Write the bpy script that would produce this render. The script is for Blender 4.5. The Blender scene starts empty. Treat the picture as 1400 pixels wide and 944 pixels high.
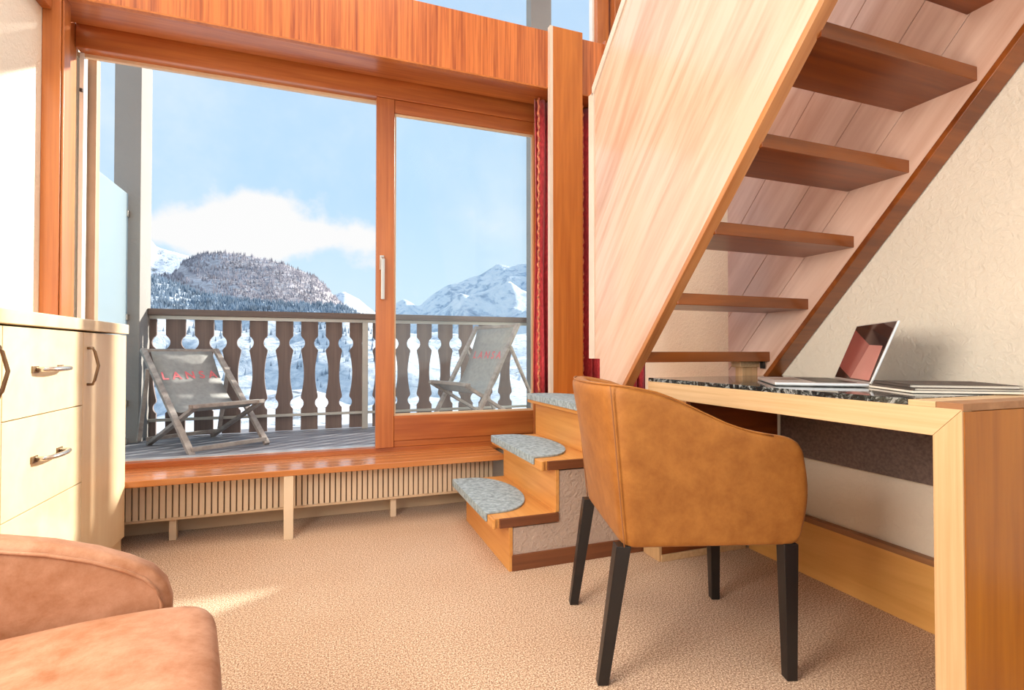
import bpy, bmesh, math, random
from mathutils import Vector, Matrix, noise as mnoise
random.seed(7)
PI = math.pi
SC = bpy.context.scene
COL = SC.collection

# ------------------------------------------------------------------ camera
cam_d = bpy.data.cameras.new('camera'); cam = bpy.data.objects.new('camera', cam_d); COL.objects.link(cam)
YAW, PITCH, FPX = math.radians(19.9), math.radians(0.76), 698.9
cam_d.sensor_fit = 'HORIZONTAL'; cam_d.sensor_width = 36.0; cam_d.lens = 36.0 * FPX / 1400.0
cam_d.clip_start = 0.02; cam_d.clip_end = 20000
cam.location = (0, 0, 0.88)
cam.rotation_euler = (PI / 2 + PITCH, 0, -YAW)
SC.camera = cam

# ------------------------------------------------------------------ exposure
SC.view_settings.view_transform = 'Standard'; SC.view_settings.look = 'None'
SC.view_settings.exposure = 0.12; SC.view_settings.gamma = 1.0; SC.view_settings.use_curve_mapping = False

# ------------------------------------------------------------------ node helper
def new_mat(name):
    m = bpy.data.materials.new(name); m.use_nodes = True
    nt = m.node_tree; nt.nodes.clear()
    return m, nt
def N(nt, kind, **kw):
    n = nt.nodes.new(kind)
    for k, v in kw.items():
        if k.startswith('i_'):
            key = k[2:]
            key = int(key) if key.isdigit() else key.replace('_', ' ')
            n.inputs[key].default_value = v
        else: setattr(n, k, v)
    return n
def ramp(nt, stops, fac):
    r = nt.nodes.new('ShaderNodeValToRGB'); e = r.color_ramp.elements
    while len(e) < len(stops): e.new(0.5)
    for k, (p, c) in enumerate(stops):
        e[k].position = p; e[k].color = (c[0], c[1], c[2], 1)
    nt.links.new(fac, r.inputs[0]); return r.outputs[0]
def mix(nt, a, b, f, mode='MIX'):
    m = nt.nodes.new('ShaderNodeMix'); m.data_type = 'RGBA'; m.blend_type = mode
    def put(sock, v):
        if hasattr(v, 'is_output'): nt.links.new(v, sock)
        elif isinstance(v, (int, float)): sock.default_value = v
        else: sock.default_value = (v[0], v[1], v[2], 1)
    put(m.inputs[0], f); put(m.inputs[6], a); put(m.inputs[7], b)
    return m.outputs[2]
def math_n(nt, op, a, b=0.0, c=0.0, clamp=False):
    m = nt.nodes.new('ShaderNodeMath'); m.operation = op; m.use_clamp = clamp
    for i, v in enumerate((a, b, c)):
        if hasattr(v, 'is_output'): nt.links.new(v, m.inputs[i])
        else: m.inputs[i].default_value = v
    return m.outputs[0]

# ------------------------------------------------------------------ world: clear winter sky with a few clouds
SKY_STRENGTH = 1.0
w = bpy.data.worlds.new('sky'); SC.world = w; w.use_nodes = True
nt = w.node_tree; nt.nodes.clear()
tc = N(nt, 'ShaderNodeTexCoord'); sep = N(nt, 'ShaderNodeSeparateXYZ')
nt.links.new(tc.outputs['Generated'], sep.inputs[0])
sky = ramp(nt, [(0.0, (0.66, 0.77, 0.88)), (0.5, (0.68, 0.84, 0.95)), (0.56, (0.62, 0.81, 0.95)), (0.64, (0.50, 0.72, 0.93)), (0.80, (0.50, 0.70, 0.93)), (1.0, (0.36, 0.56, 0.86))],
           math_n(nt, 'MULTIPLY_ADD', sep.outputs[2], 0.5, 0.5))
# projective direction coordinates u=x/y, v=z/y
yy = math_n(nt, 'MAXIMUM', sep.outputs[1], 0.05)
u = math_n(nt, 'DIVIDE', sep.outputs[0], yy); v = math_n(nt, 'DIVIDE', sep.outputs[2], yy)
cn = N(nt, 'ShaderNodeTexNoise', i_Scale=9.0, i_Detail=7.0, i_Roughness=0.55)
nt.links.new(tc.outputs['Generated'], cn.inputs['Vector'])
cloudfac = None
for (cu, cv, au, av, st) in ((-0.11, 0.243, 0.115, 0.055, 1.0), (-0.235, 0.205, 0.12, 0.042, 0.85), (0.015, 0.215, 0.10, 0.024, 0.6), (-0.16, 0.20, 0.13, 0.028, 0.6), (-0.62, 0.30, 0.22, 0.06, 0.8), (0.95, 0.32, 0.3, 0.06, 0.7)):
    du = math_n(nt, 'MULTIPLY', math_n(nt, 'SUBTRACT', u, cu), 1 / au)
    dv = math_n(nt, 'MULTIPLY', math_n(nt, 'SUBTRACT', v, cv), 1 / av)
    r2 = math_n(nt, 'ADD', math_n(nt, 'MULTIPLY', du, du), math_n(nt, 'MULTIPLY', dv, dv))
    g = math_n(nt, 'MULTIPLY', math_n(nt, 'EXPONENT', math_n(nt, 'MULTIPLY', r2, -0.9)), st)
    cloudfac = g if cloudfac is None else math_n(nt, 'ADD', cloudfac, g)
cf = math_n(nt, 'ADD', cloudfac, math_n(nt, 'MULTIPLY', math_n(nt, 'SUBTRACT', cn.outputs[0], 0.5), 2.4))
mr = N(nt, 'ShaderNodeMapRange', interpolation_type='SMOOTHSTEP'); mr.inputs[1].default_value = 0.30; mr.inputs[2].default_value = 0.85
nt.links.new(cf, mr.inputs[0])
front = math_n(nt, 'GREATER_THAN', sep.outputs[1], 0.06)
cn2 = N(nt, 'ShaderNodeTexNoise', i_Scale=2.3, i_Detail=6.0, i_Roughness=0.6); nt.links.new(tc.outputs['Generated'], cn2.inputs['Vector'])
thin = N(nt, 'ShaderNodeMapRange', interpolation_type='SMOOTHSTEP'); thin.inputs[1].default_value = 0.42; thin.inputs[2].default_value = 0.8; thin.inputs[4].default_value = 0.75
nt.links.new(cn2.outputs[0], thin.inputs[0])
c1 = mix(nt, sky, (0.86, 0.92, 0.96), thin.outputs[0])
c2 = mix(nt, c1, (0.90, 0.90, 0.90), math_n(nt, 'MULTIPLY', mr.outputs[0], front))
bg = N(nt, 'ShaderNodeBackground', i_Strength=SKY_STRENGTH); nt.links.new(c2, bg.inputs[0])
out = N(nt, 'ShaderNodeOutputWorld'); nt.links.new(bg.outputs[0], out.inputs[0])

# ------------------------------------------------------------------ sun, and unseen fill lights added to brighten the room
sd = bpy.data.lights.new('sun', 'SUN'); sun = bpy.data.objects.new('sun', sd); COL.objects.link(sun)
sd.energy = 8.5; sd.angle = math.radians(2.0); sd.color = (1.0, 0.93, 0.82)
sun.rotation_euler = Vector((1.55, 1.0, 0.66)).to_track_quat('Z', 'Y').to_euler(); sun.location = (6, 6, 6)
def area(name, loc, rot, sx, sy, power, color):
    d = bpy.data.lights.new(name, 'AREA'); o = bpy.data.objects.new(name, d); COL.objects.link(o)
    d.shape = 'RECTANGLE'; d.size = sx; d.size_y = sy; d.energy = power; d.color = color
    o.location = loc; o.rotation_euler = rot; return o
area('overhead_fill', (-0.2, 1.2, 4.4), (math.radians(-12), 0, 0), 2.0, 2.0, 72, (1.0, 0.94, 0.88))  # added fill from above, not a lamp of the room
area('rear_fill', (-0.4, -2.6, 2.0), (math.radians(80), 0, math.radians(-10)), 2.6, 2.0, 26, (1.0, 0.90, 0.80))  # added fill behind the camera to lift the interior
area('left_fill', (-0.95, 0.6, 1.25), (Vector((-0.95, 0.6, 1.25)) - Vector((1.6, 1.15, 0.5))).to_track_quat('Z', 'Y').to_euler(), 0.7, 0.7, 35, (1.0, 0.91, 0.80))  # added fill from the left; no floor lamp stands here

# ------------------------------------------------------------------ materials
def finish(nt, bsdf):
    o = N(nt, 'ShaderNodeOutputMaterial'); nt.links.new(bsdf.outputs[0], o.inputs[0])
def coords(nt, scale=(1, 1, 1), rot=(0, 0, 0)):
    t = N(nt, 'ShaderNodeTexCoord'); m = N(nt, 'ShaderNodeMapping'); m.inputs['Scale'].default_value = scale; m.inputs['Rotation'].default_value = rot
    nt.links.new(t.outputs['Object'], m.inputs[0]); return m.outputs[0]
def bump(nt, b, h, strength, dist):
    n = N(nt, 'ShaderNodeBump', i_Strength=strength, i_Distance=dist); nt.links.new(h, n.inputs['Height']); nt.links.new(n.outputs[0], b.inputs['Normal'])
def plain(name, col, rough=0.5, metal=0.0, var=0.06, scale=8.0, bmp=0.0, coat=0.0):
    m, nt = new_mat(name); b = N(nt, 'ShaderNodeBsdfPrincipled', i_Roughness=rough, i_Metallic=metal)
    n = N(nt, 'ShaderNodeTexNoise', i_Scale=scale, i_Detail=5.0); nt.links.new(coords(nt), n.inputs['Vector'])
    c = ramp(nt, [(0.3, [x * (1 - var) for x in col]), (0.7, [min(1, x * (1 + var)) for x in col])], n.outputs[0])
    nt.links.new(c, b.inputs['Base Color'])
    if bmp: bump(nt, b, n.outputs[0], bmp, 0.004)
    if coat: b.inputs['Coat Weight'].default_value = coat; b.inputs['Coat Roughness'].default_value = 0.1
    finish(nt, b); return m
def wood(name, light, dark, axis='X', rough=0.35, fine=55.0, streak=0.45, coat=0.0, rot=(0, 0, 0), lo=0.36, hi=0.66, broad=7.0):
    m, nt = new_mat(name); b = N(nt, 'ShaderNodeBsdfPrincipled', i_Roughness=rough)
    def sc(a, l): return {'X': (l, a, a), 'Y': (a, l, a), 'Z': (a, a, l)}[axis]
    t = N(nt, 'ShaderNodeTexCoord'); m0 = N(nt, 'ShaderNodeMapping'); m0.inputs['Rotation'].default_value = rot
    nt.links.new(t.outputs['Object'], m0.inputs[0])
    def grain(a, l, det, dist):
        mp = N(nt, 'ShaderNodeMapping'); mp.inputs['Scale'].default_value = sc(a, l); nt.links.new(m0.outputs[0], mp.inputs[0])
        n = N(nt, 'ShaderNodeTexNoise', i_Scale=1.0, i_Detail=det, i_Roughness=0.6, i_Distortion=dist); nt.links.new(mp.outputs[0], n.inputs['Vector']); return n.outputs[0]
    g1 = grain(fine, 1.6, 6.0, 0.4); g2 = grain(broad, 0.7, 3.0, 1.2)
    f = math_n(nt, 'ADD', math_n(nt, 'MULTIPLY', g1, streak), math_n(nt, 'MULTIPLY', g2, 1 - streak))
    c = ramp(nt, [(lo, dark), (hi, light)], f)
    nt.links.new(c, b.inputs['Base Color']); bump(nt, b, g1, 0.08, 0.002)
    if coat: b.inputs['Coat Weight'].default_value = coat; b.inputs['Coat Roughness'].default_value = 0.12
    finish(nt, b); return m
def stucco(name, col, strength=0.6, scale=32.0):
    m, nt = new_mat(name); b = N(nt, 'ShaderNodeBsdfPrincipled', i_Roughness=0.9); v = coords(nt)
    n = N(nt, 'ShaderNodeTexNoise', i_Scale=scale, i_Detail=7.0, i_Roughness=0.6, i_Distortion=1.0); nt.links.new(v, n.inputs['Vector'])
    n2 = N(nt, 'ShaderNodeTexNoise', i_Scale=3.0, i_Detail=3.0); nt.links.new(v, n2.inputs['Vector'])
    c = ramp(nt, [(0.3, [x * 0.93 for x in col]), (0.7, col)], n2.outputs[0])
    nt.links.new(c, b.inputs['Base Color']); bump(nt, b, n.outputs[0], strength, 0.01); finish(nt, b); return m
def leather(name, light, dark, scale=6.0):
    m, nt = new_mat(name); b = N(nt, 'ShaderNodeBsdfPrincipled', i_Roughness=0.62); v = coords(nt)
    n = N(nt, 'ShaderNodeTexNoise', i_Scale=scale, i_Detail=10.0, i_Roughness=0.72, i_Distortion=0.15); nt.links.new(v, n.inputs['Vector'])
    n2 = N(nt, 'ShaderNodeTexNoise', i_Scale=220.0, i_Detail=3.0); nt.links.new(v, n2.inputs['Vector'])
    nt.links.new(ramp(nt, [(0.32, dark), (0.68, light)], n.outputs[0]), b.inputs['Base Color'])
    b.inputs['Sheen Weight'].default_value = 0.14; b.inputs['Sheen Roughness'].default_value = 0.35; b.inputs['Sheen Tint'].default_value = (1.0, 0.82, 0.66, 1)
    bump(nt, b, n2.outputs[0], 0.12, 0.002); finish(nt, b); return m
def glass_mat(name, tint=(1, 1, 1), refl=0.06, haze=0.0):
    m, nt = new_mat(name)
    t = N(nt, 'ShaderNodeBsdfTransparent'); t.inputs[0].default_value = (*tint, 1)
    g = N(nt, 'ShaderNodeBsdfGlossy', i_Roughness=0.01)
    fr = N(nt, 'ShaderNodeLayerWeight', i_Blend=0.5); ms = N(nt, 'ShaderNodeMixShader')
    f = math_n(nt, 'MULTIPLY_ADD', math_n(nt, 'POWER', fr.outputs[1], 5.0), 0.7, refl)
    nt.links.new(f, ms.inputs[0]); nt.links.new(t.outputs[0], ms.inputs[1]); nt.links.new(g.outputs[0], ms.inputs[2])
    last = ms
    if haze:
        d = N(nt, 'ShaderNodeBsdfTranslucent'); d.inputs[0].default_value = (0.90, 0.96, 0.98, 1); d2 = N(nt, 'ShaderNodeBsdfDiffuse'); d2.inputs[0].default_value = (0.46, 0.53, 0.55, 1)
        md = N(nt, 'ShaderNodeMixShader', i_0=0.4); nt.links.new(d.outputs[0], md.inputs[1]); nt.links.new(d2.outputs[0], md.inputs[2])
        m2 = N(nt, 'ShaderNodeMixShader', i_0=haze); nt.links.new(ms.outputs[0], m2.inputs[1]); nt.links.new(md.outputs[0], m2.inputs[2]); last = m2
    finish(nt, last); return m
M = {}
M['frame'] = wood('frame_wood', (0.56, 0.185, 0.045), (0.33, 0.08, 0.02), 'X', rough=0.35, coat=0.15)
M['frame_v'] = wood('frame_wood_upright', (0.56, 0.19, 0.05), (0.35, 0.095, 0.025), 'Z', rough=0.35, coat=0.15)
M['veneer'] = wood('header_veneer', (0.66, 0.19, 0.045), (0.27, 0.05, 0.012), 'Z', rough=0.3, fine=70, streak=0.75, lo=0.34, hi=0.58, coat=0.2)
M['post'] = wood('post_wood', (0.60, 0.19, 0.03), (0.40, 0.105, 0.014), 'Z', rough=0.4)
M['ledge'] = wood('ledge_wood', (0.66, 0.28, 0.09), (0.48, 0.16, 0.04), 'X', rough=0.22, coat=0.5)
SL = math.atan2(0.203, 0.18)
M['stair_panel'] = wood('stair_panel_veneer', (0.74, 0.52, 0.40), (0.54, 0.31, 0.20), 'Y', rough=0.25, fine=26, streak=0.35, broad=6, rot=(SL, 0, 0), coat=0.6, lo=0.34, hi=0.56)
M['stringer'] = wood('stringer_veneer', (0.84, 0.60, 0.48), (0.62, 0.36, 0.26), 'Y', rough=0.25, fine=26, streak=0.35, broad=6, rot=(SL, 0, 0), coat=0.5, lo=0.34, hi=0.6)
M['lipping'] = wood('lipping_wood', (0.62, 0.28, 0.10), (0.36, 0.12, 0.03), 'Y', rough=0.3, rot=(SL, 0, 0), coat=0.3)
M['pale_edge'] = plain('pale_edge', (0.72, 0.60, 0.50), 0.35)
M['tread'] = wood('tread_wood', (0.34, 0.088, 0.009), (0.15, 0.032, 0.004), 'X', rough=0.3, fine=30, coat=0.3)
M['step'] = wood('step_wood', (0.80, 0.42, 0.13), (0.62, 0.26, 0.06), 'Y', rough=0.4)
M['step_dark'] = wood('step_end_wood', (0.25, 0.085, 0.03), (0.13, 0.04, 0.015), 'X', rough=0.5)
M['oak'] = wood('desk_oak', (0.80, 0.58, 0.34), (0.60, 0.38, 0.18), 'Y', rough=0.4, fine=80, streak=0.6)
M['oak_v'] = wood('desk_oak_upright', (0.78, 0.54, 0.30), (0.60, 0.36, 0.17), 'Z', rough=0.4, fine=80, streak=0.6)
M['desk_end'] = wood('desk_end_wood', (0.50, 0.175, 0.012), (0.32, 0.09, 0.005), 'Z', rough=0.4, fine=30)
M['baseboard'] = wood('baseboard_wood', (0.90, 0.52, 0.17), (0.74, 0.38, 0.10), 'Y', rough=0.4, fine=25)
M['baseboard_top'] = wood('baseboard_top', (0.44, 0.22, 0.10), (0.3, 0.13, 0.05), 'Y', rough=0.5)
M['birch'] = wood('cabinet_birch', (0.87, 0.72, 0.48), (0.76, 0.57, 0.34), 'X', rough=0.35, fine=20, streak=0.3, broad=3)
M['birch_v'] = wood('cabinet_birch_upright', (0.87, 0.70, 0.46), (0.74, 0.53, 0.31), 'Z', rough=0.35, fine=20, streak=0.3, broad=4)
M['wall'] = stucco('wall_plaster', (0.93, 0.85, 0.72), 0.6, 48)
M['wall_smooth'] = stucco('wall_smooth', (0.82, 0.74, 0.63), 0.15)
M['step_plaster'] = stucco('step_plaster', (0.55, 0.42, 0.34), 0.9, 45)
M['white'] = plain('white_paint', (0.85, 0.84, 0.80), 0.45)
M['beige'] = plain('beige_paint', (0.68, 0.50, 0.32), 0.5)
M['fin'] = plain('heater_fin_paint', (0.78, 0.62, 0.44), 0.4)
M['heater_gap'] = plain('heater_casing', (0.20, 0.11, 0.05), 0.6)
M['jamb'] = plain('outer_jamb_wood', (0.42, 0.27, 0.17), 0.5)
M['gap'] = plain('dark_gap', (0.05, 0.025, 0.015), 0.8)
M['alu'] = plain('aluminium', (0.75, 0.76, 0.76), 0.35, 0.6)
M['steel'] = plain('brushed_steel', (0.55, 0.50, 0.44), 0.3, 0.9)
M['pull'] = plain('nickel_pull', (0.62, 0.56, 0.50), 0.25, 0.9)
M['bronze'] = plain('bronze_handle', (0.30, 0.20, 0.12), 0.35, 0.8)
M['leather'] = leather('tan_suede', (0.43, 0.165, 0.026), (0.28, 0.09, 0.008), 15.0)
M['leather_sofa'] = leather('cognac_leather', (0.47, 0.245, 0.145), (0.28, 0.105, 0.038), 16.0)
M['piping'] = plain('seam_thread', (0.30, 0.12, 0.04), 0.7)
M['black'] = plain('black_lacquer', (0.012, 0.010, 0.010), 0.35)
M['dark_panel'] = plain('dark_leather_panel', (0.17, 0.125, 0.11), 0.42, var=0.3, scale=110, bmp=0.6)
M['mat'] = plain('step_mat_felt', (0.33, 0.41, 0.45), 0.95, var=0.35, scale=60, bmp=0.6)
M['concrete'] = stucco('concrete', (0.33, 0.32, 0.30), 0.3, 20)
M['deck'] = wood('deck_board', (0.42, 0.42, 0.45), (0.12, 0.13, 0.16), 'X', rough=0.6, fine=60, streak=0.6)
M['rail'] = wood('weathered_rail', (0.20, 0.15, 0.13), (0.10, 0.075, 0.065), 'X', rough=0.6)
M['board'] = wood('baluster_board', (0.25, 0.19, 0.17), (0.14, 0.105, 0.095), 'Z', rough=0.7, fine=50)
M['galv'] = plain('galvanised_rail', (0.50, 0.50, 0.46), 0.45, 0.4)
M['weathered'] = wood('deckchair_wood', (0.50, 0.46, 0.42), (0.26, 0.23, 0.21), 'Y', rough=0.7, fine=40)
M['sling'] = plain('grey_sling_canvas', (0.36, 0.37, 0.36), 0.9, var=0.10, scale=40)
M['letter'] = plain('red_print', (0.78, 0.20, 0.22), 0.8)
M['glass'] = glass_mat('window_glass', (0.96, 0.985, 0.99), 0.015, 0.03)
M['clear'] = glass_mat('upper_window_glass', (0.98, 0.99, 0.995), 0.012, 0.0)
M['frost'] = glass_mat('frosted_glass', (0.80, 0.90, 0.90), 0.08, 0.72)
M['screen'] = plain('laptop_screen', (0.03, 0.018, 0.02), 0.06, 0.0)
M['pink_dark'] = plain('reflection_rose', (0.36, 0.10, 0.09), 0.08)  # darker tone of the reflection painted on the laptop screen
M['pink_light'] = plain('reflection_pink', (0.62, 0.27, 0.24), 0.08)  # paler tone of that painted reflection
M['paper'] = plain('paper', (0.85, 0.80, 0.70), 0.7)
M['folder'] = plain('dark_folder', (0.10, 0.08, 0.07), 0.75)
M['folder2'] = plain('brown_folder', (0.30, 0.17, 0.08), 0.5)
M['curtain_trim'] = plain('gold_trim', (0.62, 0.20, 0.10), 0.7, var=0.6, scale=60)

def carpet():
    m, nt = new_mat('carpet'); b = N(nt, 'ShaderNodeBsdfPrincipled', i_Roughness=0.95); v = coords(nt)
    n = N(nt, 'ShaderNodeTexNoise', i_Scale=210.0, i_Detail=4.0, i_Roughness=0.8); nt.links.new(v, n.inputs['Vector'])
    n2 = N(nt, 'ShaderNodeTexNoise', i_Scale=2.2, i_Detail=4.0); nt.links.new(v, n2.inputs['Vector'])
    c = ramp(nt, [(0.41, (0.22, 0.105, 0.05)), (0.50, (0.58, 0.365, 0.22)), (0.59, (0.95, 0.77, 0.58))], n.outputs[0])
    c = mix(nt, c, (0.92, 0.88, 0.84), ramp(nt, [(0.35, (0, 0, 0)), (0.7, (1, 1, 1))], n2.outputs[0]), 'MULTIPLY')
    nt.links.new(c, b.inputs['Base Color']); bump(nt, b, n.outputs[0], 0.22, 0.005)
    b.inputs['Sheen Weight'].default_value = 0.2; finish(nt, b); return m
M['carpet'] = carpet()
def marble():
    m, nt = new_mat('black_marble'); b = N(nt, 'ShaderNodeBsdfPrincipled', i_Roughness=0.06); v = coords(nt)
    n = N(nt, 'ShaderNodeTexNoise', i_Scale=22.0, i_Detail=9.0, i_Roughness=0.75, i_Distortion=2.5); nt.links.new(v, n.inputs['Vector'])
    c = ramp(nt, [(0.46, (0.012, 0.015, 0.016)), (0.53, (0.05, 0.06, 0.06)), (0.58, (0.42, 0.45, 0.45)), (0.64, (0.03, 0.035, 0.04))], n.outputs[0])
    nt.links.new(c, b.inputs['Base Color']); finish(nt, b); return m
M['marble'] = marble()
def curtain_mat():
    m, nt = new_mat('red_curtain'); b = N(nt, 'ShaderNodeBsdfPrincipled', i_Roughness=0.7); v = coords(nt, (1, 1, 0.4))
    n = N(nt, 'ShaderNodeTexNoise', i_Scale=90.0, i_Detail=3.0); nt.links.new(v, n.inputs['Vector'])
    nt.links.new(ramp(nt, [(0.3, (0.42, 0.015, 0.03)), (0.7, (0.72, 0.06, 0.07))], n.outputs[0]), b.inputs['Base Color'])
    b.inputs['Sheen Weight'].default_value = 0.4; finish(nt, b); return m
M['curtain'] = curtain_mat()
def ground_mat(name, stops, scale, scale2, rough=0.85, zs=1.0, bmpd=2.0):
    m, nt = new_mat(name); b = N(nt, 'ShaderNodeBsdfPrincipled', i_Roughness=rough); v = coords(nt, (1, 1, zs))
    n = N(nt, 'ShaderNodeTexNoise', i_Scale=scale, i_Detail=9.0, i_Roughness=0.68, i_Distortion=0.5); nt.links.new(v, n.inputs['Vector'])
    n2 = N(nt, 'ShaderNodeTexNoise', i_Scale=scale2, i_Detail=5.0); nt.links.new(v, n2.inputs['Vector'])
    f = math_n(nt, 'ADD', math_n(nt, 'MULTIPLY', n.outputs[0], 0.7), math_n(nt, 'MULTIPLY', n2.outputs[0], 0.3))
    nt.links.new(ramp(nt, stops, f), b.inputs['Base Color']); bump(nt, b, n.outputs[0], 0.6, bmpd); finish(nt, b); return m
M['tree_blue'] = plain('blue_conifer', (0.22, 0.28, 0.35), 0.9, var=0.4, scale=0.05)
M['forest'] = ground_mat('winter_forest', [(0.36, (0.32, 0.29, 0.33)), (0.48, (0.50, 0.44, 0.44)), (0.60, (0.72, 0.68, 0.70))], 0.11, 0.012, bmpd=4)  # lightened: distance haze is put into the hill colour
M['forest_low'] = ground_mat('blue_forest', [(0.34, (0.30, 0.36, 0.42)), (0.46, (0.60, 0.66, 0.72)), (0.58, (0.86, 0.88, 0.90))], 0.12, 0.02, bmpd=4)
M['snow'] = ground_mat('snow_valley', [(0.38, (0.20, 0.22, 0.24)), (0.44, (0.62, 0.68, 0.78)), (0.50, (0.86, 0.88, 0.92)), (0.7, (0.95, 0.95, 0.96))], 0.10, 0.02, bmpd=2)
M['snow_rock'] = ground_mat('hazed_snowy_rock', [(0.34, (0.22, 0.30, 0.42)), (0.44, (0.42, 0.54, 0.68)), (0.50, (0.80, 0.86, 0.92)), (0.62, (0.95, 0.96, 0.98))], 0.013, 0.002, bmpd=40)  # rock tinted blue: aerial haze put into the colour
M['tree_dark'] = plain('bare_tree', (0.34, 0.31, 0.34), 0.9, var=0.4, scale=0.05)
M['tan'] = plain('cleared_slope', (0.62, 0.48, 0.38), 0.9, var=0.2, scale=0.05)

# ------------------------------------------------------------------ geometry helpers
class MB:
    def __init__(s): s.bm = bmesh.new()
    def box(s, x0, x1, y0, y1, z0, z1, mat=None):
        vs = [s.bm.verts.new(p) for p in ((x0, y0, z0), (x1, y0, z0), (x1, y1, z0), (x0, y1, z0), (x0, y0, z1), (x1, y0, z1), (x1, y1, z1), (x0, y1, z1))]
        if mat is not None:
            for q in vs: q.co = mat @ q.co
        for f in ((0, 3, 2, 1), (4, 5, 6, 7), (0, 1, 5, 4), (1, 2, 6, 5), (2, 3, 7, 6), (3, 0, 4, 7)): s.bm.faces.new([vs[i] for i in f])
        return s
    def prism(s, pts, a, b, axis='X'):
        """polygon of 2-D points extruded along an axis from a to b"""
        def P(p, t): return {'X': (t, p[0], p[1]), 'Y': (p[0], t, p[1]), 'Z': (p[0], p[1], t)}[axis]
        A = [s.bm.verts.new(P(p, a)) for p in pts]; B = [s.bm.verts.new(P(p, b)) for p in pts]
        s.bm.faces.new(A); s.bm.faces.new(B[::-1]); n = len(pts)
        for i in range(n): s.bm.faces.new((A[i], B[i], B[(i + 1) % n], A[(i + 1) % n]))
        return s
    def bar(s, p, q, wx, wy, up=(0, 0, 1), w2=None):
        """rectangular bar from p to q, optionally tapering to w2"""
        p, q = Vector(p), Vector(q); d = (q - p).normalized(); upv = Vector(up)
        if abs(d.dot(upv)) > 0.98: upv = Vector((0, 1, 0))
        a = d.cross(upv).normalized(); b = a.cross(d).normalized(); w2 = w2 or (wx, wy)
        A = [s.bm.verts.new(p + a * sx * wx / 2 + b * sy * wy / 2) for sx, sy in ((-1, -1), (1, -1), (1, 1), (-1, 1))]
        B = [s.bm.verts.new(q + a * sx * w2[0] / 2 + b * sy * w2[1] / 2) for sx, sy in ((-1, -1), (1, -1), (1, 1), (-1, 1))]
        s.bm.faces.new(A[::-1]); s.bm.faces.new(B)
        for i in range(4): s.bm.faces.new((A[i], A[(i + 1) % 4], B[(i + 1) % 4], B[i]))
        return s
    def tube(s, pts, r, n=8, closed=False):
        rings = []; pts = [Vector(p) for p in pts]
        for i, p in enumerate(pts):
            d = (pts[min(i + 1, len(pts) - 1)] - pts[max(i - 1, 0)]).normalized()
            upv = Vector((0, 0, 1)) if abs(d.z) < 0.9 else Vector((0, 1, 0))
            a = d.cross(upv).normalized(); b = a.cross(d)
            rr = r[i] if isinstance(r, (list, tuple)) else r
            rings.append([s.bm.verts.new(p + a * math.cos(2 * PI * k / n) * rr + b * math.sin(2 * PI * k / n) * rr) for k in range(n)])
        for A, B in zip(rings, rings[1:]):
            for k in range(n): s.bm.faces.new((A[k], A[(k + 1) % n], B[(k + 1) % n], B[k]))
        s.bm.faces.new(rings[0][::-1]); s.bm.faces.new(rings[-1])
        return s
def obj(name, mb, mat, parent=None, bevel=0.0, smooth=False, seg=2, sub=0):
    bm = mb.bm if isinstance(mb, MB) else mb
    bmesh.ops.recalc_face_normals(bm, faces=bm.faces)
    me = bpy.data.meshes.new(name); bm.to_mesh(me); bm.free()
    return link(name, me, mat, parent, bevel, smooth, seg, sub)
def link(name, me, mat, parent=None, bevel=0.0, smooth=False, seg=2, sub=0):
    o = bpy.data.objects.new(name, me); COL.objects.link(o)
    if mat is not None and not me.materials: me.materials.append(M[mat] if isinstance(mat, str) else mat)
    if bevel:
        b = o.modifiers.new('bevel', 'BEVEL'); b.width = bevel; b.segments = seg; b.limit_method = 'ANGLE'
    if sub:
        b = o.modifiers.new('sub', 'SUBSURF'); b.levels = sub; b.render_levels = sub
    if smooth or bevel:
        for p in me.polygons: p.use_smooth = True
        if bevel and not smooth:
            o.modifiers.new('wn', 'WEIGHTED_NORMAL').keep_sharp = False
    if parent is not None: put(o, parent)
    return o
def wpos(p):
    v = Vector(p.location)
    while p.parent is not None: v = p.matrix_parent_inverse @ v if False else v; break
    return v
ROOTINV = {}
def put(o, parent):
    o.parent = parent
    o.matrix_parent_inverse = ROOTINV.get(parent.name, Matrix.Identity(4))
def root(name, loc, label=None, cat=None, group=None, kind=None):
    o = bpy.data.objects.new(name, None); COL.objects.link(o); o.location = loc; o.empty_display_size = 0.1
    ROOTINV[o.name] = Matrix.Translation(-Vector(loc))
    tag(o, label, cat, group, kind); return o
def tag(o, label=None, cat=None, group=None, kind=None):
    if label: o['label'] = label
    if cat: o['category'] = cat
    if group: o['group'] = group
    if kind: o['kind'] = kind
    return o
def struct(name, mb, mat, label=None, cat=None, bevel=0.0, **kw):
    o = obj(name, mb, mat, None, bevel, **kw); return tag(o, label, cat, None, 'structure')
def B(*a): return MB().box(*a)

# ------------------------------------------------------------------ room shell
XL, XR, YW = -1.11, 1.80, 2.90
ZC = 4.6
struct('floor', B(XL - .1, XR + .5, -2.2, 2.98, -0.10, 0.0), 'carpet', 'beige speckled carpet covering the whole floor', 'floor')
struct('wall_left', B(XL - .12, XL, -2.2, 2.98, 0.0, ZC), 'wall', 'white plastered wall behind the pale cabinet', 'wall')
struct('wall_right', B(XR, XR + .12, -2.2, 2.62, 0.0, ZC), 'wall', 'cream rough plastered wall beside the desk and under the stairs', 'wall')
struct('ceiling', B(XL - .12, XR + .5, -2.2, 3.0, ZC, ZC + .1), 'white', 'plain white ceiling high above the room', 'ceiling')
wf = root('wall_front', (0, 2.97, 0), 'window wall below and beside the sliding door', 'wall', kind='structure')
obj('lower_wall', B(XL, 2.3, 2.95, 3.03, 0.0, 0.30), 'wall_smooth', wf)
obj('side_wall', B(1.30, 2.3, 2.90, 3.03, 0.30, 2.69), 'wall_smooth', wf)
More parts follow.
